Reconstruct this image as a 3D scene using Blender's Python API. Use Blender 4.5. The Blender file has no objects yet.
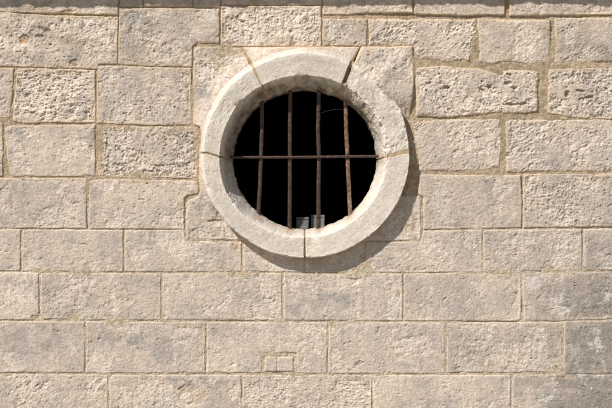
import bpy, math
import numpy as np

# ------------------------------------------------------------------ units
# Plan units: u = 5 mm.  Plan x to the right, plan y downwards, h out of the wall.
U = 0.005
GROUND = 480.0                      # plan y of the ground line
def W(x, y, h):
    return (np.asarray(x) - 306.0) * U, -np.asarray(h) * U, (GROUND - np.asarray(y)) * U

scene = bpy.context.scene
COL = scene.collection

# ------------------------------------------------------------------ noise
def _hash(ix, iy, seed):
    h = (ix.astype(np.int64) * 374761393 + iy.astype(np.int64) * 668265263 + int(seed) * 974634541) & 0xFFFFFFFF
    h = ((h ^ (h >> 13)) * 1274126177) & 0xFFFFFFFF
    h = ((h ^ (h >> 16)) * 2246822519) & 0xFFFFFFFF
    return (h ^ (h >> 15)) & 0xFFFFFFFF

def perlin(x, y, seed=0):
    x = np.asarray(x, float); y = np.asarray(y, float)
    ix = np.floor(x); iy = np.floor(y)
    fx = x - ix; fy = y - iy
    ix = ix.astype(np.int64); iy = iy.astype(np.int64)
    def g(dx, dy):
        a = _hash(ix + dx, iy + dy, seed) * (2 * math.pi / 4294967296.0)
        return np.cos(a) * (fx - dx) + np.sin(a) * (fy - dy)
    u = fx * fx * fx * (fx * (fx * 6 - 15) + 10)
    v = fy * fy * fy * (fy * (fy * 6 - 15) + 10)
    a = g(0, 0); b = g(1, 0); c = g(0, 1); d = g(1, 1)
    return 1.45 * ((a + (b - a) * u) * (1 - v) + (c + (d - c) * u) * v)

def fbm(x, y, lam, seed=0, octs=3, gain=0.5):
    s = 0; amp = 1.0; f = 1.0 / lam; tot = 0
    for k in range(octs):
        s = s + amp * perlin(x * f + 17.3 * k, y * f - 9.1 * k, seed + 31 * k)
        tot += amp; amp *= gain; f *= 2.03
    return s / tot

def worley(x, y, lam, seed=0):
    x = np.asarray(x) / lam; y = np.asarray(y) / lam
    ix = np.floor(x).astype(np.int64); iy = np.floor(y).astype(np.int64)
    best = np.full(x.shape, 9.0); rid = np.zeros(x.shape)
    for dx in (-1, 0, 1):
        for dy in (-1, 0, 1):
            hx = _hash(ix + dx, iy + dy, seed) / 4294967296.0
            hy = _hash(ix + dx, iy + dy, seed + 7) / 4294967296.0
            hr = _hash(ix + dx, iy + dy, seed + 13) / 4294967296.0
            d = np.hypot(ix + dx + hx - x, iy + dy + hy - y)
            m = d < best
            best = np.where(m, d, best); rid = np.where(m, hr, rid)
    return best, rid

def sstep(a, b, x):
    t = np.clip((x - a) / (b - a), 0, 1)
    return t * t * (3 - 2 * t)

def poly_sdf(px, py, poly):
    """signed distance, positive inside"""
    n = len(poly)
    d2 = np.full(px.shape, 1e18); inside = np.zeros(px.shape, bool)
    for i in range(n):
        x0, y0 = poly[i]; x1, y1 = poly[(i + 1) % n]
        ex, ey = x1 - x0, y1 - y0
        wx, wy = px - x0, py - y0
        t = np.clip((wx * ex + wy * ey) / (ex * ex + ey * ey + 1e-12), 0, 1)
        d2 = np.minimum(d2, (wx - ex * t) ** 2 + (wy - ey * t) ** 2)
        c = ((y0 > py) != (y1 > py))
        xi = (x1 - x0) * (py - y0) / ((y1 - y0) if abs(y1 - y0) > 1e-9 else 1e-9) + x0
        inside ^= c & (px < xi)
    d = np.sqrt(d2)
    return np.where(inside, d, -d)

# ------------------------------------------------------------------ mesh from arrays
def make_mesh(name, verts, quads, col=None, mat=None, parent=None, smooth=True):
    me = bpy.data.meshes.new(name)
    nv = len(verts); nq = len(quads)
    me.vertices.add(nv)
    me.vertices.foreach_set('co', np.ascontiguousarray(verts, np.float32).ravel())
    me.loops.add(nq * 4)
    me.loops.foreach_set('vertex_index', np.ascontiguousarray(quads, np.int32).ravel())
    me.polygons.add(nq)
    me.polygons.foreach_set('loop_start', np.arange(nq, dtype=np.int32) * 4)
    me.polygons.foreach_set('use_smooth', np.full(nq, smooth, bool))
    me.update(calc_edges=True)
    if col is not None:
        at = me.color_attributes.new('Tint', 'FLOAT_COLOR', 'POINT')
        c4 = np.ones((nv, 4), np.float32); c4[:, :3] = np.clip(col, 0.005, 0.95)
        at.data.foreach_set('color', c4.ravel())
    me.validate()
    if mat: me.materials.append(mat)
    o = bpy.data.objects.new(name, me)
    COL.objects.link(o)
    if parent: o.parent = parent
    return o

def grid_cells(keep_cells, nx):
    """keep_cells: (ny-1, nx-1) bool -> quads with vertex index into full grid (y down, x right) facing -Y"""
    j, i = np.nonzero(keep_cells)
    a = j * nx + i
    return np.stack([a, a + nx, a + nx + 1, a + 1], 1)

def compact(V, Q, C):
    used = np.zeros(len(V), bool); used[Q.ravel()] = True
    idx = np.cumsum(used) - 1
    return V[used], idx[Q], C[used]

def empty(name, loc, label=None, cat=None):
    o = bpy.data.objects.new(name, None); COL.objects.link(o)
    o.location = loc; o.empty_display_size = 0.1
    if label: o['label'] = label
    if cat: o['category'] = cat
    return o

# ------------------------------------------------------------------ materials
def nodes_of(name):
    m = bpy.data.materials.new(name); m.use_nodes = True
    nt = m.node_tree; b = nt.nodes['Principled BSDF']
    return m, nt, b

def stone_material(name, fine=0.35, rough=0.9, speck=0.12):
    m, nt, b = nodes_of(name)
    N = nt.nodes.new; L = nt.links.new
    at = N('ShaderNodeAttribute'); at.attribute_name = 'Tint'
    geo = N('ShaderNodeNewGeometry')
    n1 = N('ShaderNodeTexNoise'); n1.inputs['Scale'].default_value = 170; n1.inputs['Detail'].default_value = 5
    n1.inputs['Roughness'].default_value = 0.7
    n2 = N('ShaderNodeTexNoise'); n2.inputs['Scale'].default_value = 34; n2.inputs['Detail'].default_value = 4
    L(geo.outputs['Position'], n1.inputs['Vector']); L(geo.outputs['Position'], n2.inputs['Vector'])
    r1 = N('ShaderNodeMapRange'); r1.inputs['From Min'].default_value = 0.3; r1.inputs['From Max'].default_value = 0.7
    r1.inputs['To Min'].default_value = 1 - speck; r1.inputs['To Max'].default_value = 1 + speck
    L(n1.outputs['Fac'], r1.inputs['Value'])
    r2 = N('ShaderNodeMapRange'); r2.inputs['From Min'].default_value = 0.3; r2.inputs['From Max'].default_value = 0.7
    r2.inputs['To Min'].default_value = 1 - speck * 0.5; r2.inputs['To Max'].default_value = 1 + speck * 0.5
    L(n2.outputs['Fac'], r2.inputs['Value'])
    mu = N('ShaderNodeMath'); mu.operation = 'MULTIPLY'
    L(r1.outputs[0], mu.inputs[0]); L(r2.outputs[0], mu.inputs[1])
    vm = N('ShaderNodeVectorMath'); vm.operation = 'SCALE'
    L(at.outputs['Color'], vm.inputs[0]); L(mu.outputs[0], vm.inputs['Scale'])
    L(vm.outputs[0], b.inputs['Base Color'])
    b.inputs['Roughness'].default_value = rough
    b.inputs['Specular IOR Level'].default_value = 0.15
    bp = N('ShaderNodeBump'); bp.inputs['Strength'].default_value = fine; bp.inputs['Distance'].default_value = 0.004
    L(n1.outputs['Fac'], bp.inputs['Height']); L(bp.outputs['Normal'], b.inputs['Normal'])
    return m

M_STONE = stone_material('limestone', 0.7, speck=0.2)
M_RING = stone_material('carved limestone', 0.45, speck=0.15)
M_MORTAR = stone_material('lime mortar', 0.9, 0.95, 0.25)

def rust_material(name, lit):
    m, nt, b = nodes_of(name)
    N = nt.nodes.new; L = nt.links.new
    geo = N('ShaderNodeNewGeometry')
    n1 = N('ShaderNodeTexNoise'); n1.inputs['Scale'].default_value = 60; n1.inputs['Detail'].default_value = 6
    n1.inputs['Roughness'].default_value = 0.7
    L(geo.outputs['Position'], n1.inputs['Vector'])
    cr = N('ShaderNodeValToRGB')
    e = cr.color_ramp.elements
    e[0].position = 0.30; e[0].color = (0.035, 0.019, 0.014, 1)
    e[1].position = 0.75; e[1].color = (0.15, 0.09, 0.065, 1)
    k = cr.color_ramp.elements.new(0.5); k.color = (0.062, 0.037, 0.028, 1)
    if lit:  # paler ramp: sunlight painted into the rust colour
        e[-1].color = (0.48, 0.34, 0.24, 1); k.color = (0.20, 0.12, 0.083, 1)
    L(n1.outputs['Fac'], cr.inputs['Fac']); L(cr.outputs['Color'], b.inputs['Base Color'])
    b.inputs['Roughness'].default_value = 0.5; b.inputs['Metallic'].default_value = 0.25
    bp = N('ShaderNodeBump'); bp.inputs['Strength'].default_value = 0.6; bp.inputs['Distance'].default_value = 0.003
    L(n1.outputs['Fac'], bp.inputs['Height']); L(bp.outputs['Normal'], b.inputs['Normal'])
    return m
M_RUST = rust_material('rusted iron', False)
M_RUST_SUNLIT = rust_material('sunlit rusted iron', True)  # copy for the fourth bar, sunlight put into its colour

def plain_material(name, c0, c1, scale, rough=0.9, bump=0.3):
    m, nt, b = nodes_of(name)
    N = nt.nodes.new; L = nt.links.new
    geo = N('ShaderNodeNewGeometry')
    n1 = N('ShaderNodeTexNoise'); n1.inputs['Scale'].default_value = scale; n1.inputs['Detail'].default_value = 6
    L(geo.outputs['Position'], n1.inputs['Vector'])
    cr = N('ShaderNodeValToRGB')
    cr.color_ramp.elements[0].position = 0.3; cr.color_ramp.elements[0].color = (*c0, 1)
    cr.color_ramp.elements[1].position = 0.7; cr.color_ramp.elements[1].color = (*c1, 1)
    L(n1.outputs['Fac'], cr.inputs['Fac']); L(cr.outputs['Color'], b.inputs['Base Color'])
    b.inputs['Roughness'].default_value = rough
    bp = N('ShaderNodeBump'); bp.inputs['Strength'].default_value = bump; bp.inputs['Distance'].default_value = 0.01
    L(n1.outputs['Fac'], bp.inputs['Height']); L(bp.outputs['Normal'], b.inputs['Normal'])
    return m
M_DARK = plain_material('unlit plaster', (0.006, 0.005, 0.005), (0.016, 0.014, 0.013), 3)  # near-black colour carries the darkness of the unlit room
M_BOX = plain_material('dusty grey card', (0.14, 0.135, 0.128), (0.27, 0.26, 0.245), 40)
M_GROUND = plain_material('pale gravel', (0.22, 0.19, 0.145), (0.34, 0.30, 0.24), 18)
M_THREAD = plain_material('spider silk', (0.06, 0.06, 0.057), (0.10, 0.10, 0.095), 50)

# ------------------------------------------------------------------ stone surface recipe
CX, CY = 305.0, 153.0               # centre of the round window, plan units
BASE = np.array([0.592, 0.503, 0.430])
WARM = np.array([0.556, 0.437, 0.328])
GREY = np.array([0.438, 0.380, 0.340])
PALE = np.array([0.81, 0.735, 0.655])
TAN = np.array([0.510, 0.388, 0.258])
DIRT = np.array([0.175, 0.140, 0.105])

def mix(a, b, t):
    t = np.asarray(t)[..., None]
    return a * (1 - t) + b * t

def terrace(n, step, sharp=0.3):
    q = n / step; f = np.floor(q)
    return step * (f + sstep(0.5 - sharp, 0.5 + sharp, q - f))

def stone_relief(x, y, seed, rough=0.5, tilt=0.0, layer=1.0, pits=0.3, spall=0.4):
    """height in plan units, a dirt mask and a weathered-skin mask, for a dressed limestone face"""
    c, s = math.cos(tilt), math.sin(tilt)
    wx = x + 2.2 * fbm(x, y, 13, seed + 11, 2); wy = y + 2.2 * fbm(x, y, 13, seed + 12, 2)
    xr = wx * c + wy * s; yr = (-wx * s + wy * c) * layer
    # broad sag of the face
    h = 0.8 * fbm(x, y, 60, seed + 1, 2)
    # where the old skin of the stone has weathered off: a ragged, hard-edged patch
    m = fbm(x, y, 42, seed + 2, 6, 0.62)
    off = 0.31 - 0.475 * spall
    sp = sstep(off - 0.09, off + 0.09, m)
    soft = sstep(off - 0.35, off + 0.3, m)
    rg = rough * (0.32 + 0.68 * soft)
    n1 = fbm(xr, yr, 6.6, seed + 3, 4, 0.72)
    n2 = fbm(xr, yr, 2.5, seed + 4, 2, 0.75)
    flake = terrace(fbm(xr, yr, 8.5, seed + 5, 5, 0.68), 0.15, 0.16)
    h = h - 0.75 * sp * (0.35 + rough)
    h = h + rg * (1.6 * n1 + 0.95 * n2 + 1.7 * flake)
    # fine grain and shallow scars on the skin that is left
    h = h + 0.27 * fbm(x, y, 1.9, seed + 6, 2, 0.8) + 0.34 * fbm(x, y, 5.0, seed + 16, 3, 0.65)
    scar = fbm(xr * 0.75, yr * 1.3, 5.5, seed + 9, 5, 0.66)
    sc = sstep(0.27, 0.34, scar)
    h = h - (0.25 + 0.6 * rough) * sc
    # ragged pits
    q = fbm(xr * 0.8, yr, 3.8, seed + 7, 3, 0.65)
    loc = sstep(-0.25, 0.3, fbm(x, y, 24, seed + 8, 2))
    pit = sstep(0.36 - 0.12 * pits * loc, 0.58, q) * (0.2 + 0.8 * soft) * (0.3 + 0.7 * loc)
    h = h - pit * (0.6 + 2.6 * pits)
    # a few deep holes, the long way along the bed
    q2 = fbm(xr * 0.6, yr * 1.25, 10, seed + 17, 3, 0.5)
    hole = sstep(0.47, 0.56, q2) * pits
    h = h - 2.6 * hole
    cav = np.clip(-(1.3 * n1 + 1.1 * n2 + .7 * flake) * 0.8, 0, 1) * rg
    dirt = np.clip(0.55 * cav + 0.5 * pit + 0.35 * sc * rough + 0.5 * hole, 0, 1)
    return h, dirt, sp

def stone_colour(x, y, seed, tone, dirt, sp, warm=0.0, grey=0.0, lichen=0.0):
    n1 = fbm(x, y, 70, 900, 3); n2 = fbm(x, y, 24, seed + 41, 5, 0.65)
    n3 = fbm(x, y, 3.6, seed + 42, 4, 0.72)
    # warmer and blotchier towards the top left, greyer and calmer low down
    gl_w = 0.12 * sstep(130, 20, y); gl_g = 0.14 * sstep(150, 330, y) + 0.10 * sstep(300, 600, x)
    c = mix(np.broadcast_to(BASE, x.shape + (3,)), WARM, np.clip(0.14 + warm + gl_w + 0.85 * n2 + 0.4 * n1, 0, 0.85))
    g2 = fbm(x, y, 34, seed + 43, 5, 0.62)
    c = mix(c, GREY, np.clip(0.14 + grey + gl_g + 1.3 * g2, 0, 0.9) * (1 - 0.6 * sp))
    c = mix(c, PALE, np.clip(0.08 + 0.22 * sp + 1.05 * n3 * (0.6 + 0.4 * sp) + 0.4 * n2, 0, 0.8))
    # vertical weather streaks
    st = fbm(x + 2 * fbm(x, y, 20, 951, 2), y * 0.14, 12, 950, 4, 0.6)
    c = mix(c, GREY * 0.85, np.clip(0.75 * st - 0.05, 0, 0.45) * (1 - 0.5 * sp))
    # blue-grey stains and rusty blooms
    bs = fbm(x, y, 36, 955, 4, 0.6)
    c = mix(c, np.array([0.30, 0.285, 0.27]), 0.65 * sstep(0.20, 0.48, bs) * (1 - 0.4 * sp))
    ir = fbm(x, y, 19, seed + 44, 5, 0.62)
    c = mix(c, np.array([0.47, 0.31, 0.17]), (0.28 + 0.3 * sstep(140, 20, y)) * sstep(0.27, 0.5, ir))
    # the top courses: sooty brown film with the pale stone broken through it
    tp = sstep(95, 25, y) * (0.55 + 0.45 * sstep(330, 180, x))
    fm = fbm(x, y, 30, 960, 6, 0.66)
    c = mix(c, np.array([0.35, 0.285, 0.215]), np.clip(tp * 0.75 * sstep(-0.05, 0.4, fm) * (1 - .5 * sp), 0, .8))
    c = mix(c, PALE, np.clip(tp * 0.6 * sstep(0.05, 0.4, -fm), 0, .6))
    lichen = 0.45 * lichen + 0.62 * sstep(505, 610, x + 14 * fbm(x, y, 30, 981, 3)) * sstep(235, 330, y)
    if np.max(lichen) > 0.02:
        l1 = fbm(x, y, 26, 970, 6, 0.65)
        c = mix(c, np.array([0.305, 0.272, 0.238]), np.clip(lichen * 1.35, 0, .92) * sstep(-0.25, 0.3, l1 + 0.3 * sstep(520, 612, x)))
        l2 = fbm(x, y, 9, 977, 6, 0.7) + 0.5 * fbm(x, y, 34, 978, 2)
        c = mix(c, np.array([0.70, 0.67, 0.62]), np.clip(lichen * 1.4, 0, 0.7) * sstep(0.20, 0.36, l2))
        l3 = fbm(x, y, 6, 979, 4, 0.7)
        c = mix(c, np.array([0.13, 0.12, 0.10]), 0.4 * lichen * sstep(0.2, 0.4, l3))
    n4 = fbm(x, y, 2.6, seed + 47, 3, .75)
    c = mix(c, DIRT * 1.3, 0.55 * sstep(0.16, 0.5, n4) * (1 - 0.3 * sp))
    c = mix(c, DIRT, np.clip(0.95 * dirt, 0, .85))
    return c * ((tone + 0.12 * (((seed * 7919) % 101) / 101. - .5)) * (1 + 0.17 * n1 + 0.10 * fbm(x, y, 17, seed + 49, 4, .6))[..., None])

# ------------------------------------------------------------------ the blocks, course by course
B = []
def blk(poly, r=0.5, tone=1.0, lift=0.0, edge=1.5, wob=0.9, **k):
    B.append(dict(poly=poly, r=r, tone=tone, lift=lift, edge=edge, wob=wob, k=k))
def rect(x0, x1, yt0, yt1, yb0, yb1, **k):
    blk([(x0, yt0), (x1, yt1), (x1, yb1), (x0, yb0)], **k)

# course under the cornice
rect(-75, 118, -50, -50, 10, 14.5, r=.45, tone=1.0)
rect(120.5, 142, -50, -50, 6, 6, r=.5, tone=.92)
rect(144, 192, -50, -50, 6, 5.5, r=.5, tone=.92)
rect(193.5, 220, -50, -50, 7, 7, r=.4)
rect(222, 321.5, -50, -50, 4.5, 4.5, r=.5)
blk([(323.5, -50), (412.5, -50), (412.5, 12), (370, 12.5), (350, 14), (323.5, 14)], r=.55, tone=1.03)
blk([(415, -50), (505, -50), (504.5, 14.2), (460, 14.8), (415, 13.6)], r=.25, tone=1.0)
rect(510, 690, -50, -50, 15.2, 13.6, r=.5, grey=.1)
# second course
blk([(-75, 11), (0, 12.2), (40, 15), (117.5, 17), (117, 63.5), (99, 64), (97, 68.5), (60, 67.8), (38, 67), (0, 66), (-75, 66)], r=.72, spall=.55, warm=.10, pits=.4, tone=1.0)
blk([(119.5, 8), (219, 9), (219, 43), (196, 43), (192, 46), (191.5, 66.6), (150, 65.6), (118.5, 64.2)], r=.62, spall=.55, grey=.12)
rect(221.5, 321, 6, 6, 45.8, 46, r=.85, spall=.7, pits=.5, tone=1.06, wob=.6)
rect(323, 366.5, 19, 18.8, 45.5, 46, r=.6, tone=.98, pits=.4, spall=.45)
blk([(369, 18.8), (476, 19.5), (476.5, 38), (471, 52), (470, 63), (452, 64), (440, 60), (428, 58.5), (414.5, 60), (413.5, 45), (369, 45)], r=.9, spall=.6, tilt=-.7, layer=1.5, tone=1.06, edge=3.2, wob=1.6)
blk([(478, 19), (550.5, 20), (551, 38), (549, 62), (530, 63.5), (505, 62), (490, 64.5), (479, 62)], r=.42, spall=.35, tilt=-.5, warm=.05, edge=3.2, wob=1.6)
blk([(555, 18), (690, 17), (690, 61), (580, 62.5), (554, 63.5), (556, 40)], r=.6, spall=.45, tilt=-.6, layer=1.4, grey=.06, edge=3.2, wob=1.6)
# third course
blk([(-75, 67.5), (13.5, 68.5), (12, 96), (9.5, 117.5), (-75, 118)], r=.65, warm=.12)
blk([(17.5, 70), (30, 68), (95, 70.3), (95.3, 122.5), (50, 122), (22, 123.5), (12.5, 121), (14.5, 98)], r=.98, spall=.75, layer=1.9, pits=.45, tone=1.04)
blk([(97.5, 65.8), (150, 67), (191, 68), (190.8, 124.5), (150, 125), (97.5, 123)], r=.62, spall=.5, grey=.04)
blk([(416, 68), (445, 66), (480, 68.5), (497, 74), (510, 69.5), (538.5, 72), (537.5, 110), (525, 113.5), (492, 112.5), (470, 115.5), (440, 117), (416.5, 116)], r=.78, spall=.62, pits=.85, lift=1.0, edge=3.2, wob=1.6)
blk([(549, 69), (690, 66), (690, 119), (590, 119), (566, 116), (548, 113)], r=1.05, spall=.78, pits=.6, grey=.05, lift=1.0, edge=3.2, wob=1.6)
# fourth course
rect(-75, 2.5, 121, 122.5, 176, 176, r=.4)
blk([(4.5, 129), (9, 125.6), (94.8, 125), (95, 175.8), (60, 176.5), (10.5, 176), (7, 155)], r=.34, spall=.32, tone=.98)
blk([(98, 126), (150, 126.8), (198, 127), (197.5, 177), (190, 178.2), (130, 177.8), (97.5, 176.4)], r=1.0, spall=.85, pits=.4, tone=1.0, edge=2.4, wob=1.3)
blk([(411, 121), (450, 119), (501, 118.5), (502, 147), (500, 168), (470, 171), (419, 171), (417.5, 150)], r=.6, spall=.5, tilt=-.6, layer=1.3, edge=3.2, wob=1.6)
blk([(505.5, 122), (512, 119.5), (560, 119.8), (585, 118.8), (690, 120.6), (690, 170.5), (560, 171.6), (506.5, 172)], r=.72, spall=.5, tilt=-.7, layer=1.5, grey=.08, lichen=.25, edge=3.2, wob=1.6)
# fifth course
rect(-75, 86.3, 178, 178.6, 228, 228, r=.42, spall=.4, grey=.08)
blk([(89, 180), (120, 179.4), (196, 181), (198.5, 190), (197.5, 193.5), (187.5, 195), (184, 198), (183.8, 228.6), (89, 228.6)], r=.45, spall=.42, wob=1.7)
blk([(419.5, 174.5), (470, 175.5), (520.5, 175.5), (522, 200), (521, 227.5), (424, 229), (423.5, 197), (418.5, 194)], r=.3, spall=.3)
blk([(523.8, 174.5), (580, 174), (690, 173), (690, 225.5), (590, 226.5), (523.8, 227.5)], r=.8, spall=.62, grey=.02, lichen=.35, pits=.4)
# sixth course
rect(-75, 20.2, 229.5, 229.8, 270, 270.5, r=.4)
rect(22.5, 123, 230, 230.3, 270.8, 271.6, r=.36, spall=.35)
blk([(125, 230.4), (183.5, 230.4), (185, 241), (241, 243), (241.3, 271.4), (125, 271.6)], r=.42, spall=.42)
rect(243.8, 303.6, 240, 240, 271, 271.8, r=.45)
rect(305.6, 364.3, 240, 240, 272, 272, r=.45)
blk([(366.4, 242.2), (421, 242), (423.5, 231), (482, 230.3), (482, 271.8), (366.4, 272.2)], r=.5, spall=.4, tilt=-.5)
rect(484, 581.8, 230.2, 229.4, 271.4, 270.2, r=.58, spall=.5, grey=.04, lichen=.12)
rect(584, 690, 229.5, 228.6, 270, 269.4, r=.5, grey=.12, lichen=.25)
# seventh course
blk([(-75, 272.5), (38.4, 272.8), (38.6, 317), (34, 319.6), (-75, 319.4)], r=.3, spall=.25)
blk([(41, 273), (160.6, 273.8), (160.4, 319.8), (82, 319.6), (76, 317), (70, 319), (43, 318.8), (40.6, 314)], r=.55, spall=.42, tilt=-.4)
rect(162.8, 281.6, 274, 273.6, 319.8, 320.2, r=.5, spall=.42)
rect(283.8, 402.4, 273.8, 274, 320.2, 320.6, r=.42, spall=.38)
blk([(404.6, 274), (521, 273.4), (521.2, 318), (518, 321), (404.6, 320.6)], r=.34, spall=.3, tilt=-.7)
blk([(523, 273), (690, 271.5), (690, 317.5), (612, 318.6), (560, 321), (524.5, 320)], r=.45, spall=.4, grey=.2, lichen=.6)
# eighth course
rect(-75, 84.4, 321.6, 322, 372.4, 372.6, r=.2, spall=.15, grey=.12)
rect(86.6, 205, 322, 322.4, 372.8, 373, r=.34, spall=.3, grey=.1)
blk([(207.2, 322.6), (327, 322.8), (326.8, 373), (297.5, 373), (297, 353), (261.5, 352.8), (261, 372.6), (207.2, 372.8)], r=.42, spall=.35)
rect(265, 293, 357, 357.4, 371.2, 371.2, r=.15, spall=.15, tone=1.09, edge=1.4, wob=1.2, lift=.3)
rect(329, 445, 322.8, 322.8, 373.2, 373.4, r=.5, spall=.42, tilt=-.5)
rect(447.2, 562, 323, 322.4, 372.4, 372, r=.55, spall=.48, warm=.04, lichen=.15)
rect(564.4, 690, 321.6, 320.4, 374, 373.4, r=.35, spall=.35, grey=.32, lichen=.75)
# ninth course
blk([(-75, 374.6), (107.4, 375), (107.4, 425), (-75, 425)], r=.75, spall=.5, tilt=-.6, layer=1.6, warm=.05)
blk([(109.6, 375.2), (241, 375.4), (241, 425), (109.6, 425)], r=.5, spall=.4, tilt=-.5)
rect(243.2, 371.4, 375.8, 375.8, 425, 425, r=.8, spall=.6, layer=1.8)
rect(373.8, 510.4, 375.8, 375.2, 425, 425, r=.42, spall=.38, lichen=.15)
rect(512.8, 690, 375, 374.6, 425, 425, r=.4, spall=.4, grey=.25, lichen=.7)
# plinth course at the ground, below the picture
for a, b in ((-75, 60), (62.5, 190), (192.5, 330), (332.5, 460), (462.5, 575), (577.5, 690)):
    rect(a, b, 427.5, 427.5, 486, 486, r=.5)
# one more column of stones to either side of the picture
ys = [-50, 12, 67, 121, 177.5, 229, 272, 321, 373.8, 426, 486]
for i in range(len(ys) - 1):
    rect(-200 + 9 * (i % 2), -77.5, ys[i] + 1, ys[i] + 1, ys[i + 1] - 1, ys[i + 1] - 1, r=.5)
    rect(692.5, 812 - 9 * (i % 2), ys[i] + 1, ys[i] + 1, ys[i + 1] - 1, ys[i + 1] - 1, r=.5, grey=.15, lichen=.3)

RES_IN, RES_OUT = 0.52, 2.0
P_RING = 11.0

def edge_profile(d, R):
    t = np.clip(1 - d / R, 0, 1)
    h = -R * 0.62 * (1 - np.sqrt(np.clip(1 - t * t, 0, 1)))
    return np.where(d < 0, -R * 0.62 + d * 4.5, h)

HOLES = [(445.5, 87.5, 5, 2.4, 3.2), (489.5, 87, 4, 2.6, 3.4), (500, 73, 4.5, 3, 3), (513, 104.5, 9, 2.2, 3), (523, 104, 5, 2.4, 2.6), (449, 109.5, 4, 2, 2.4),
         (430, 83, 5, 1.6, 2), (508, 83, 4, 3, 3), (515, 88, 4, 2.5, 2.8), (567, 94, 3.5, 4, 3.2), (580, 91, 6, 2, 2.6), (590, 97, 6, 2, 2.6), (175.5, 107, 1.5, 1.5, 2.2),
         (40, 36, 5, 2, 1.6), (47, 31, 6, 3, 1.4), (27, 95, 3, 3, 2.4), (50, 90, 4, 1.6, 2.2), (32, 112, 5, 1.5, 2)]
OCH = (0.47, 0.33, 0.19)
PATCHES = [(24, 39, 5.5, 4.5, .8, .75, (0.42, 0.27, 0.13)), (40, 37, 16, 11, .6, .4, (0.33, 0.27, 0.21)), (66, 13, 8, 3, .8, .8, OCH), (74, 62.5, 4.5, 3.2, 1.0, .6, OCH),
           (192, 396, 14.5, 10, .8, .5, (0.53, 0.42, 0.30)), (187, 398, 6.5, 5, -0.7, .6, (0.70, 0.64, 0.56)),
           (36.5, 318, 4.5, 3, .9, .8, OCH), (75, 318, 7, 3, .9, .8, OCH), (235, 274, 10, 3.5, 1.0, .75, OCH), (214, 221, 6, 1.6, 1.6, .6, OCH), (236, 246, 4, 5, .9, .7, OCH),
           (408, 116, 4, 7, .6, .45, OCH), (224, 51, 12, 6, .2, .6, (.33, .32, .31)), (132, 18, 8, 9, .2, .5, (.34, .335, .33)), (130, 46, 12, 9, .1, .4, (.36, .335, .30)), (20, 345, 9, 20, .1, .45, (.36, .335, .315)), (164, 352, 12, 14, .1, .4, (.36, .335, .315)), (532, 283, 9, 7, -.1, .5, (.70, .66, .61)), (545, 276, 5, 3, -.1, .5, (.70, .66, .61)), (462, 64, 14, 5, 1.0, .7, OCH), (101, 150, 3, 26, .8, .6, OCH)]
def block_field(x, y, spec, seed):
    wob = spec['wob']
    d = poly_sdf(x, y, spec['poly'])
    d = d + wob * (0.8 * fbm(x, y, 14, seed + 21, 3) + 0.6 * fbm(x, y, 3.2, seed + 22, 3, .7)) + 0.38 - 0.1 * wob + 0.7 * (((seed * 613) % 97) / 97. - .5)
    kk = {q: v for q, v in spec['k'].items() if q in ('tilt', 'layer', 'pits', 'spall')}
    h, dirt, sp = stone_relief(x, y, seed, spec['r'] * (0.78 if spec['poly'][0][1] > 225 else 1.05), **kk)
    h = h * sstep(-1.0, 3.5, d) + spec['lift']
    if spec['poly'][0] == (265, 357):     # hairline crack through the repair stone
        h = h - 0.8 * np.exp(-((x - 277.3 - fbm(x, y, 8, 33, 2)) / 0.5) ** 2)
    # arrises broken away here and there
    br = sstep(0.12, 0.5, fbm(x, y, 10, seed + 23, 5, .62)) * sstep(5.0, 0.5, d) * (0.35 + spec['r'])
    h = h - 1.5 * br
    h = h + edge_profile(d, spec['edge'])
    kc = {q: v for q, v in spec['k'].items() if q in ('warm', 'grey', 'lichen')}
    c = stone_colour(x, y, seed, spec['tone'], dirt, sp, **kc)
    bx0, bx1, by0, by1 = x.min(), x.max(), y.min(), y.max()
    for (qx, qy, qx2, qy2, dep) in HOLES:
        if bx0 < qx < bx1 and by0 < qy < by1:
            wx = x + 2.0 * fbm(x, y, 5, 61, 3); wy = y + 1.6 * fbm(x, y, 5, 62, 3)
            k = sstep(1.0, 0.4, np.hypot((wx - qx) / qx2, (wy - qy) / qy2))
            h = h - dep * .75 * k; c = mix(c, DIRT, 0.4 * k)
    for (qx, qy, qx2, qy2, dep, amt, colr) in PATCHES:
        if not (bx0 - qx2 < qx < bx1 + qx2 and by0 - qy2 < qy < by1 + qy2): continue
        wx = x + 4.0 * fbm(x, y, 7, 63, 4, .65); wy = y + 3.0 * fbm(x, y, 7, 64, 4, .65)
        k = sstep(1.15, 0.8, np.hypot((wx - qx) / qx2, (wy - qy) / qy2))
        h = h - dep * k; c = mix(c, np.array(colr), amt * k)
    # old lime smeared over the arrises
    st = np.exp(-np.clip(d, 0, 99) / 2.6) * np.clip(0.55 + 0.9 * fbm(x, y, 9, seed + 24, 3), 0, 1)
    lowk = sstep(150, 260, y)
    c = mix(c, mix(np.broadcast_to(TAN * 1.1, c.shape), np.array([.66, .56, .45]), lowk), np.clip(st * (1 - .25 * lowk), 0, 0.8))
    return d, h, c

def axis(a, b, lo, hi):
    """grid line positions: fine inside the picture, coarse outside"""
    pts = [a]
    while pts[-1] < b:
        p = pts[-1]
        pts.append(p + (RES_IN if lo - 6 <= p <= hi + 6 else RES_OUT))
    return np.array(pts)

wall = empty('stone_wall', (0, 0, 0),
             'weathered pale limestone wall of large squared blocks laid in courses with tan mortar joints', 'wall')

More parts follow.
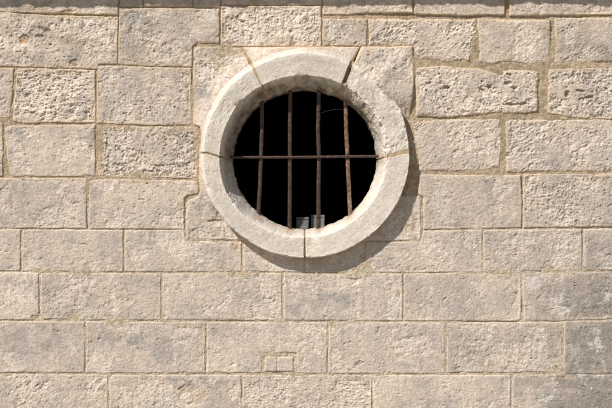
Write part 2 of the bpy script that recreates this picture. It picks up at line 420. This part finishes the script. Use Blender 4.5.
for bi, spec in enumerate(B):
    xs_ = [p[0] for p in spec['poly']]; ys_ = [p[1] for p in spec['poly']]
    gx = axis(min(xs_) - 3, max(xs_) + 3, 0, 612); gy = axis(min(ys_) - 3, max(ys_) + 3, 0, 408)
    X, Y = np.meshgrid(gx, gy)
    seed = 1000 + 97 * bi
    d, h, c = block_field(X, Y, spec, seed)
    rr = np.hypot(X - CX, Y - CY)
    keep = (d > -1.6) & (rr > 98)
    kc = keep[:-1, :-1] & keep[1:, :-1] & keep[:-1, 1:] & keep[1:, 1:]
    if not kc.any(): continue
    wx, wy, wz = W(X, Y, h)
    V = np.stack([wx, wy, wz], -1).reshape(-1, 3)
    V, Q, C = compact(V, grid_cells(kc, len(gx)), c.reshape(-1, 3))
    small = (max(xs_) - min(xs_)) < 35 and max(xs_) < 300 and min(ys_) > 350
    o = make_mesh('repair_stone' if small else 'stone_block', V, Q, C, M_STONE, wall)
    if small: o['label'] = 'small smooth pale stone let into a larger block'

# ------------------------------------------------------------------ mortar
def mortar_height(x, y):
    h = -1.15 + 0.6 * fbm(x, y, 15, 501, 3) + 1.1 * fbm(x, y, 42, 503, 2) + 0.75 * fbm(x, y, 3.6, 502, 4, 0.75)
    # deeper raked joint below the upper courses on the right, nearly flush around the worn stones
    deep = sstep(30, 0, np.abs(y - 16)) * 1.2 * sstep(10, 60, np.abs(x - 330))
    up = sstep(470, 500, x) * sstep(60, 75, y) * sstep(125, 112, y) * 0.2
    up = up + 0.1 * sstep(405, 425, x) * sstep(52, 62, y) * sstep(126, 112, y)
    low = sstep(225, 260, y) * 0.35
    return h - deep + up + low
gx = axis(-205, 815, 0, 612); gy = axis(-52, 490, 0, 408)
gx = gx[::1]; X, Y = np.meshgrid(gx, gy)
best = np.full(X.shape, -99.0)
for spec in B:
    xs_ = [p[0] for p in spec['poly']]; ys_ = [p[1] for p in spec['poly']]
    i0, i1 = np.searchsorted(gx, [min(xs_) - 8, max(xs_) + 8]); j0, j1 = np.searchsorted(gy, [min(ys_) - 8, max(ys_) + 8])
    sub = poly_sdf(X[j0:j1, i0:i1], Y[j0:j1, i0:i1], spec['poly'])
    best[j0:j1, i0:i1] = np.maximum(best[j0:j1, i0:i1], sub)
rr = np.hypot(X - CX, Y - CY)
keep = (best < 5.0) & (rr > 96)
kc = keep[:-1, :-1] & keep[1:, :-1] & keep[:-1, 1:] & keep[1:, 1:]
H = mortar_height(X, Y)
n = fbm(X, Y, 25, 511, 3); n2 = fbm(X, Y, 5, 512, 3, 0.6)
c = mix(np.broadcast_to(TAN, X.shape + (3,)), np.array([0.36, 0.275, 0.18]), np.clip(0.5 + 1.2 * n + .3 * sstep(380, 480, X) * sstep(190, 120, Y), 0, 1))
c = mix(c, np.array([0.63, 0.54, 0.43]), np.clip(0.1 + 0.45 * sstep(170, 260, Y) + 1.2 * n2, 0, 0.85))
c = mix(c, np.array([0.20, 0.165, 0.11]), 0.55 * sstep(0.12, 0.5, fbm(X, Y, 12, 513, 5, .65)) * sstep(280, 150, Y))
c = mix(c, np.array([0.15, 0.12, 0.085]), 0.6 * sstep(0.25, 0.5, fbm(X, Y, 2.2, 514, 2)))
V = np.stack(W(X, Y, H), -1).reshape(-1, 3)
V, Q, C = compact(V, grid_cells(kc, len(gx)), c.reshape(-1, 3))
make_mesh('mortar_joint', V, Q, C, M_MORTAR, wall)

# ------------------------------------------------------------------ the carved round surround
surround = empty('round_window_surround', tuple(float(v) for v in W(CX, CY + 105, 0)),
                 'round window surround carved from five pale limestone segments, projecting from the wall', 'window')
SURR_LOC = np.array(surround.location)

STONES = [  # a0, a1 (degrees, counter-clockwise from the right), roughness, gap at a0, gap at a1, tone, lift
    dict(a0=62.5, a1=121, r=.16, g0=1.1, g1=.32, tone=1.10, lift=0.3, seed=5001),     # top
    dict(a0=121, a1=180, r=.42, g0=.32, g1=.3, tone=1.06, lift=0.0, seed=5201),       # upper left
    dict(a0=180, a1=270, r=.30, g0=.4, g1=.35, tone=1.08, lift=0.4, seed=5401),       # lower left
    dict(a0=270, a1=360, r=.10, g0=.35, g1=.3, tone=1.16, lift=0.7, seed=5601),       # lower right
    dict(a0=0, a1=62.5, r=.95, g0=.3, g1=1.1, tone=1.08, lift=-1.8, seed=5801),      # upper right
]

def lerp_tab(a, tab):
    return np.interp(a, [t[0] for t in tab], [t[1] for t in tab])
# width of the worn outer chamfer and of the inner one round the ring
CH_OUT = [(0, .8), (25, 1.2), (32, 7), (60, 6), (64, 6), (90, 5.5), (120, 6), (150, 5), (175, 4), (185, 3.2), (215, 2), (240, .9), (270, .7), (360, .7)]
R_IN = [(0, 81.5), (60, 81), (90, 81.3), (120, 82.5), (150, 84.5), (180, 85), (200, 85.5), (225, 84.5), (250, 81.5), (270, 81), (310, 80.5), (360, 81.5)]

def ring_profile(a, lift):
    """control points along the profile for angle a (deg): arrays r, h  -> shape (k, len(a))"""
    ch = lerp_tab(a, CH_OUT); ri = lerp_tab(a, R_IN) * 0.991
    ro = 105.0 * 0.993 + 0 * a
    p = P_RING + lift
    Z = 0 * a
    return [
        (ro + .8, Z - 7),
        (ro, Z + p - ch * 0.95),
        (ro - ch, Z + p),
        (ri + 0.7, Z + p),
        (ri, Z + p - 0.8),
        (ri - 5.5, Z - 1.5),
        (Z + 73.2, Z - 12),
        (Z + 72.8, Z - 26),
        (Z + 80, Z - 30),
    ]
SEG = [16, 9, 34, 5, 16, 16, 10, 5]

def ring_surface(a, lift):
    """sample profile -> r,h (nS, nA), centre offset (depth dependent), s index"""
    P = ring_profile(a, lift)
    R, Hh = [], []
    for k, nseg in enumerate(SEG):
        t = np.linspace(0, 1, nseg, endpoint=(k == len(SEG) - 1))[:, None]
        R.append(P[k][0] * (1 - t) + P[k + 1][0] * t); Hh.append(P[k][1] * (1 - t) + P[k + 1][1] * t)
    return np.concatenate(R), np.concatenate(Hh)

def spandrel(poly, spec, seed, raise_fn):
    xs_ = [p[0] for p in poly]; ys_ = [p[1] for p in poly]
    gx = axis(min(xs_) - 3, max(xs_) + 3, 0, 612); gy = axis(min(ys_) - 3, max(ys_) + 3, 0, 408)
    X, Y = np.meshgrid(gx, gy)
    d, h, c = block_field(X, Y, dict(spec, poly=poly), seed)
    rr = np.hypot(X - CX, Y - CY)
    h = h + raise_fn(X, Y, rr)
    keep = (d > -1.6) & (rr > 96)
    kc = keep[:-1, :-1] & keep[1:, :-1] & keep[:-1, 1:] & keep[1:, 1:]
    V = np.stack(W(X, Y, h), -1).reshape(-1, 3)
    return compact(V, grid_cells(kc, len(gx)), c.reshape(-1, 3))

SPAND = {
    0: ([(242.5, 47.5), (359.5, 47.2), (352, 62), (340, 75), (265, 75), (256, 68)], dict(r=.3, tone=1.04, lift=0, edge=2.2, wob=.6, k=dict(spall=.3, pits=.1)),
        lambda X, Y, r: 4.6 * sstep(118, 101, r) + 1.5),
    1: ([(193.5, 45.5), (241, 48.2), (258, 80), (215, 140), (203, 140), (200, 127), (193, 124)], dict(r=.62, tone=1.0, lift=0, edge=2.2, wob=.8, k=dict(spall=.55, grey=.12)),
        lambda X, Y, r: 4.0 * sstep(120, 100, r)),
    2: ([(200, 150), (199.5, 192), (197, 196.5), (188.5, 199.5), (186, 204), (185.5, 238.6), (241, 240.6), (262, 240), (225, 150)], dict(r=.5, tone=1.02, lift=0, edge=2.4, wob=.9, k=dict(spall=.4)),
        lambda X, Y, r: 7.0 * sstep(116, 100, r) * sstep(222, 200, Y)),
    3: ([(395, 196), (419, 196.2), (420.6, 200), (420.6, 239.8), (366.4, 240.2), (350, 240), (395, 190)], dict(r=.35, tone=1.0, lift=0, edge=2.2, wob=.7, k=dict(spall=.3)),
        lambda X, Y, r: 0 * X),
    4: ([(362.5, 47.4), (412.3, 46.6), (413, 62), (413.8, 76), (411.5, 100), (409.5, 117), (396, 122), (350, 76)], dict(r=.55, tone=1.06, lift=0, edge=2.4, wob=.9, k=dict(spall=.5, pits=.3)),
        lambda X, Y, r: (7.4 * sstep(145, 100, r) + 1.5 * sstep(20, 0, np.abs((X - 388) + (Y - 70)))) * sstep(116, 92, Y)),
}

for si, st in enumerate(STONES):
    g0 = math.degrees(st['g0'] / 92); g1 = math.degrees(st['g1'] / 92)
    a0, a1 = st['a0'] + g0, st['a1'] - g1
    na = int((a1 - a0) / 360 * 2 * math.pi * 92 / 0.7)
    a = np.linspace(a0, a1, na)
    R, Hh = ring_surface(a, st['lift'])
    A = np.broadcast_to(a, R.shape)
    arc = np.radians(A) * 92                                  # arc length, for noise
    s = np.cumsum(np.concatenate([[0], np.ones(R.shape[0] - 1) * 0.75]))[:, None] + 0 * R
    h, dirt, sp = stone_relief(arc, s, st['seed'], st['r'], spall=.35 if st['r'] < .5 else .6, pits=.15 + .3 * st['r'])
    h = h * 0.6
    # round the ends of the segment off into the joint
    de = np.minimum(A - a0, a1 - A) * math.pi / 180 * 92
    de = de + 0.5 * fbm(s, arc * 0 + si, 7, st['seed'] + 70, 3)
    h = h + np.where(de < 1.3, -0.7 * (1 - np.clip(de / 1.3, 0, 1)) ** 2, 0)
    h = np.where((np.arange(na) == 0) | (np.arange(na) == na - 1), h - 9, h)
    # chips along both carved arrises
    nrm_r = np.gradient(Hh, axis=0); nrm_h = -np.gradient(R, axis=0)
    ln = np.hypot(nrm_r, nrm_h) + 1e-9
    nr, nh = nrm_r / ln, nrm_h / ln
    for _ in range(3):                                        # soften the profile normals
        nr = np.concatenate([nr[:1], (nr[:-2] + nr[1:-1] + nr[2:]) / 3, nr[-1:]])
        nh = np.concatenate([nh[:1], (nh[:-2] + nh[1:-1] + nh[2:]) / 3, nh[-1:]])
    arr_in = np.exp(-((R - lerp_tab(A, R_IN) * .991) / 2.6) ** 2) * (Hh > P_RING - 7)
    arr_out = np.exp(-((R - (104.3 - lerp_tab(A, CH_OUT))) / 2.4) ** 2) * (Hh > P_RING - 4)
    chip = sstep(0.05, 0.45, fbm(arc, s * 0.5, 9, st['seed'] + 71, 3))
    h = h - (0.5 + 2.0 * st['r']) * chip * np.clip(arr_in + 0.6 * arr_out, 0, 1)
    # slow hand-cut wobble of the radius
    wobr = 0.9 * fbm(arc, s * 0.12, 26, st['seed'] + 72, 2)
    back = sstep(-2, -12, Hh)
    wobr = wobr + back * 1.3 * fbm(arc, s * 0, 10, st['seed'] + 73, 3)
    Rr = R + wobr + nr * h * np.sign(1)
    Hr = Hh + nh * h
    # the inner circle sits a little lower than the outer one
    cy = 153.4 + 3.6 * sstep(100, 84, R) + 2.1 * sstep(82, 73, R)
    flat = 1 - 0.036 * sstep(84, 73.5, R)
    cx = CX + 0 * R
    ar = np.radians(A)
    X = cx + Rr * np.cos(ar); Y = cy - Rr * flat * np.sin(ar)
    c = stone_colour(arc, s, st['seed'], st['tone'], dirt, sp, grey=.02, warm=-.25)
    c = mix(c, np.array([.60, .56, .50]) * st['tone'], .5)
    c = mix(c, DIRT * 1.5, np.clip(.5 * dirt + .4 * sstep(.15, .5, fbm(arc, s, 2.6, st['seed'] + 80, 3, .75)), 0, .6))
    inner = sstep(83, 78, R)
    c = mix(c, np.array([.13, .097, .062]), 0.9 * inner * np.clip(np.sin(np.radians(A - 15)) * 1.3 + .5, 0.12, 1) * np.clip(.6 + fbm(arc, s, 12, st['seed'] + 75, 3), 0, 1))  # shade of the upper reveal painted in, together with brown dirt
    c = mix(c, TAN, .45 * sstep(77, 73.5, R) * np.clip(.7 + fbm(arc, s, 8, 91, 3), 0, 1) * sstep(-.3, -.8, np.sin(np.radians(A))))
    c = mix(c, PALE * 1.05, 0.4 * np.clip(arr_in + arr_out, 0, 1) * (1 - chip))
    for (bx, by) in ((262, 103), (290, 91), (319, 93), (346, 104), (259, 215), (289.5, 227), (318.5, 226), (350, 216), (232, 157), (378, 157)):
        k = np.exp(-(((X - bx) / 4.5) ** 2 + ((Y - by - 2) / 6.0) ** 2)) * inner
        c = mix(c, np.array([.30, .17, .085]), np.clip(.7 * k * (.7 + fbm(X, Y, 4, 88, 3)), 0, .8))
    jt = np.exp(-np.clip(de, 0, 99) / 1.6) * 0.55
    c = mix(c, TAN, jt)
    if si == 1:   # extra shade painted into the sheltered upper-left reveal
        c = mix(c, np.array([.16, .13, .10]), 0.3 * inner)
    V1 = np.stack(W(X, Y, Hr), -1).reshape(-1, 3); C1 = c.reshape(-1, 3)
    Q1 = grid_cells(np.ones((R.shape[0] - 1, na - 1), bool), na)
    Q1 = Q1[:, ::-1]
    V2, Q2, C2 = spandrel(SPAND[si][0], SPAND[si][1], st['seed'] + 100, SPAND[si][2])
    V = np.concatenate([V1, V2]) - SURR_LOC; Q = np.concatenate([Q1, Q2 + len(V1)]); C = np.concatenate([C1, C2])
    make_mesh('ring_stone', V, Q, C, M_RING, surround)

# bedding mortar in the joints of the ring
a = np.linspace(0, 360, 900)
R, Hh = ring_surface(a, 0)
A = np.broadcast_to(a, R.shape); arc = np.radians(A) * 92
s = np.arange(R.shape[0])[:, None] * 0.75 + 0 * R
nrm_r = np.gradient(Hh, axis=0); nrm_h = -np.gradient(R, axis=0); ln = np.hypot(nrm_r, nrm_h) + 1e-9
dep = -1.0 + 0.5 * fbm(np.cos(np.radians(A)) * 92, np.sin(np.radians(A)) * 92 + s, 5, 611, 3)
dep = dep - 5 * np.exp(-((A - 62.5) / 4) ** 2) * sstep(82, 86, R) * sstep(103, 96, R)
cy = 153.4 + 3.6 * sstep(100, 84, R) + 2.1 * sstep(82, 73, R)
flat = 1 - 0.036 * sstep(84, 73.5, R)
Rr = R + nrm_r / ln * dep; Hr = Hh + nrm_h / ln * dep
X = CX + Rr * np.cos(np.radians(A)); Y = cy - Rr * flat * np.sin(np.radians(A))
near = np.min([np.abs((A - q + 180) % 360 - 180) for q in (0, 62.5, 121, 180, 270)], axis=0) < 2.6
kc = near[:-1, :-1] & near[1:, 1:]
c = mix(np.broadcast_to(TAN * .85, R.shape + (3,)), np.array([.5, .42, .3]), np.clip(.3 + fbm(arc, s, 6, 612, 3), 0, 1))
V = np.stack(W(X, Y, Hr), -1).reshape(-1, 3) - SURR_LOC
V, Q, C = compact(V, grid_cells(kc, len(a))[:, ::-1], c.reshape(-1, 3))
make_mesh('joint_mortar', V, Q, C, M_MORTAR, surround)

# ------------------------------------------------------------------ embrasure and the dark room behind
def polar_sheet(rings, na=144):
    """rings: list of callables angle(rad)->(x,y,h)"""
    a = np.linspace(0, 2 * math.pi, na)
    Vs = []
    for f in rings:
        x, y, h = f(a); Vs.append(np.stack(W(x, y, h), -1))
    V = np.concatenate(Vs)
    Q = grid_cells(np.ones((len(rings) - 1, na - 1), bool), na)
    return V, Q
def fl(r, h, sill):
    return lambda a: (CX + r * np.cos(a), np.minimum(158 - r * np.sin(a), sill), h + 0 * a)
def room_rect(h):
    def f(a):
        k = 1 / np.maximum(np.abs(np.cos(a)), np.abs(np.sin(a)))
        return CX + 420 * k * np.cos(a), np.clip(158 - 420 * k * np.sin(a), -110, 480), h + 0 * a
    return f
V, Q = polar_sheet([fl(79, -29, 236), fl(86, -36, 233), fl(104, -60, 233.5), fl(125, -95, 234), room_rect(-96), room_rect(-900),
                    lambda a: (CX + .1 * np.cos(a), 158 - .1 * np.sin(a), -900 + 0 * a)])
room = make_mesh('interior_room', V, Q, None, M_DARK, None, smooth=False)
room['kind'] = 'structure'

# ------------------------------------------------------------------ iron grille
HB = -11.0
grille = empty('window_grille', tuple(float(v) for v in W(305, 228, HB)),
               'rusty iron grille of four upright bars and one crossbar in the round window', 'window grille')
GL = np.array(grille.location)
def tube(path, rx, rh, nseg, nside, seed, square=0.5, rn=0.12):
    """path: list of (x,y,h); a wrought bar with a rounded square section"""
    P = np.array(path, float)
    t = np.linspace(0, len(P) - 1, nseg)
    pts = np.stack([np.interp(t, np.arange(len(P)), P[:, k]) for k in range(3)], 1)
    k5 = np.ones(7) / 7
    for k in range(3):                                           # soften the bends
        e = np.concatenate([np.full(3, pts[0, k]), pts[:, k], np.full(3, pts[-1, k])])
        pts[:, k] = np.convolve(e, k5, 'valid')
    tan = np.gradient(pts, axis=0); tan /= np.linalg.norm(tan, axis=1)[:, None]
    hh = np.array([0, 0, 1.0]); side = np.cross(tan, hh); side /= np.linalg.norm(side, axis=1)[:, None]
    up = np.cross(side, tan)
    th = np.linspace(0, 2 * math.pi, nside, endpoint=False)
    sq = 1 / (np.abs(np.cos(th)) ** (2 + 4 * square) + np.abs(np.sin(th)) ** (2 + 4 * square)) ** (1 / (2 + 4 * square))
    T, I = np.meshgrid(th, np.arange(nseg))
    arc = t[:, None] / (len(P) - 1) * np.linalg.norm(P[-1] - P[0]) + 0 * T
    noise = 1 + rn * fbm(arc, np.cos(T) * 3 + 40, 9, seed, 3) + rn * .7 * fbm(arc, np.sin(T) * 3, 3, seed + 3, 2)
    cr = sq[None, :] * noise
    V = pts[:, None, :] + side[:, None, :] * (np.cos(T) * cr * rx)[..., None] + up[:, None, :] * (np.sin(T) * cr * rh)[..., None]
    wv = np.stack(W(V[..., 0], V[..., 1], V[..., 2]), -1).reshape(-1, 3)
    q = []
    for i in range(nseg - 1):
        for j in range(nside):
            j2 = (j + 1) % nside
            q.append((i * nside + j, i * nside + j2, (i + 1) * nside + j2, (i + 1) * nside + j))
    return wv, np.array(q)
def pk(x, y, h):                    # true plan position of a point seen at (x, y) and lying at height h
    k = 1 - h / 1300.0
    return (306 + (x - 306) * k, 204 + (y - 204) * k, h)
bars = [
    [(262, 96), (262, 130), (261, 157), (260, 185), (258, 222)],
    [(290.5, 84), (290, 130), (290, 157), (290, 190), (289.5, 233)],
    [(319, 85), (318.5, 110), (318, 130), (319, 157), (318.5, 190), (318.5, 232)],
    [(345.5, 98), (346, 125), (347.5, 157), (349, 190), (350.5, 222)],
]
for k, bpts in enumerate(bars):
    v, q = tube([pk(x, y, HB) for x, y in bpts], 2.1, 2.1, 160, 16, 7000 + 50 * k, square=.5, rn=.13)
    make_mesh('upright_bar', v - GL, q, None, M_RUST_SUNLIT if k == 3 else M_RUST, grille)
v, q = tube([pk(228, 157.2, HB + 2.8), pk(262, 157.4, HB + 2.8), pk(305, 157.2, HB + 2.9), pk(345, 156.6, HB + 2.8), pk(383, 156.2, HB + 2.8)], 1.45, 1.3, 180, 12, 7400, square=.8, rn=.14)
make_mesh('crossbar', v - GL, q, None, M_RUST, grille)

# spider thread strung between two bars
v, q = tube([pk(321, 113, HB), pk(328, 110.5, HB + 1), pk(336, 109.2, HB + 1), pk(345, 109.5, HB)],   .1, .1, 40, 5, 7500, 0)
th = make_mesh('spider_thread', v, q, None, M_THREAD)
th['label'] = 'thin pale spider thread strung between the two right-hand bars'; th['category'] = 'cobweb'

# two dusty boxes on the inner sill
def box_mesh(x0, x1, yt, yb, h0, h1, seam, parent_name, label):
    import bmesh
    loc = np.array([float(v) for v in W((x0 + x1) / 2, yb, (h0 + h1) / 2)])
    root = empty(parent_name, tuple(loc), label, 'box')
    root['group'] = 'pale boxes behind the grille'
    def solid(a0, a1, b0, b1, c0, c1, name):
        bm = bmesh.new(); bmesh.ops.create_cube(bm, size=1)
        for vv in bm.verts:
            p = np.array(W(a0 + (vv.co.x + .5) * (a1 - a0), b1 - (vv.co.z + .5) * (b1 - b0), c1 - (vv.co.y + .5) * (c1 - c0)), float) - loc
            vv.co = p
        bmesh.ops.bevel(bm, geom=bm.edges[:], offset=.0012, segments=2, affect='EDGES')
        me = bpy.data.meshes.new(name); bm.to_mesh(me); bm.free(); me.materials.append(M_BOX)
        o = bpy.data.objects.new(name, me); COL.objects.link(o); o.parent = root
    solid(x0, x1, seam, yb, h0, h1, 'body')
    solid(x0 - .08, x1 + .08, yt, seam - .25, h0 - .1, h1 + .1, 'lid')
hb = -62
k = 1 + 62 / 1300.
def T(x, y): return 306 + (x - 306) * k, 204 + (y - 204) * k
(xa, ya), (xb, yb) = T(296.3, 217), T(309.2, 219.8)
box_mesh(xa, xb, ya, 233.4, hb - 12, hb, yb, 'storage_box', 'pale grey lidded box seen low behind the bars, the lower left of two')
(xa, ya), (xb, yb) = T(311, 215), T(324.6, 217.6)
box_mesh(xa, xb, ya, 233.4, hb - 14, hb + 1, yb, 'storage_box', 'pale grey box standing partly behind the third bar, the taller of two')

# ------------------------------------------------------------------ stone cornice above the picture
def cornice():
    xs = np.arange(-205, 816, 2.0)
    prof = [(-49, -4), (-48, 8), (-48, 24), (-49, 40), (-54, 45), (-70, 46), (-76, 40), (-80, -4)]
    V = []
    for (py, ph) in prof:
        n = fbm(xs, xs * 0 + py, 30, 801, 3) * 2.4 + fbm(xs, xs * 0 + ph, 6, 802, 2) * 1.1
        dy = (xs - 306) * -0.0062 - 4.6
        V.append(np.stack(W(xs, py + dy + n * .6 * (ph > 5), ph + n * (ph > 5)), -1))
    V = np.concatenate(V); nx = len(xs)
    Q = grid_cells(np.ones((len(prof) - 1, nx - 1), bool), nx)[:, ::-1]
    C = np.broadcast_to(BASE, (len(V), 3))
    o = make_mesh('stone_cornice', V, Q, C, M_STONE)
    o['label'] = 'projecting pale stone cornice running along the top of the wall'; o['category'] = 'cornice'
cornice()

# ------------------------------------------------------------------ ground
me = bpy.data.meshes.new('ground')
me.from_pydata([(-400, -400, 0), (400, -400, 0), (400, 400, 0), (-400, 400, 0)], [], [(0, 1, 2, 3)])
me.materials.append(M_GROUND)
g = bpy.data.objects.new('ground', me); COL.objects.link(g); g['kind'] = 'structure'

# ------------------------------------------------------------------ light
D = np.array([12.0, 12.0, -17.0])            # travel of sunlight (x right, y into the wall, z up)
D /= np.linalg.norm(D)
from mathutils import Vector
sun = bpy.data.lights.new('sun', 'SUN'); sun.energy = 5.15; sun.angle = math.radians(0.53); sun.color = (1.0, 0.955, 0.885)
so = bpy.data.objects.new('sun', sun); COL.objects.link(so)
so.rotation_euler = Vector(D).to_track_quat('-Z', 'Y').to_euler(); so.location = (-3, -3, 5)
elev = math.asin(-D[2]); azim = math.atan2(-D[0], -D[1])     # direction to the sun, from +Y clockwise
world = bpy.data.worlds.new('World'); scene.world = world; world.use_nodes = True
nt = world.node_tree; bg = nt.nodes['Background']
sky = nt.nodes.new('ShaderNodeTexSky'); sky.sky_type = 'NISHITA'; sky.sun_disc = False
sky.sun_elevation = elev; sky.sun_rotation = azim
nt.links.new(sky.outputs[0], bg.inputs['Color']); bg.inputs['Strength'].default_value = 0.062

# ------------------------------------------------------------------ camera
cam = bpy.data.cameras.new('camera'); co = bpy.data.objects.new('camera', cam); COL.objects.link(co)
co.location = (0, -1300 * U, (GROUND - 204) * U); co.rotation_euler = (math.pi / 2, 0, 0)
cam.sensor_width = 36; cam.lens = 36 * 1300 / 612.0; cam.clip_end = 2000
scene.camera = co
scene.view_settings.view_transform = 'Standard'; scene.view_settings.look = 'None'; scene.view_settings.exposure = 0
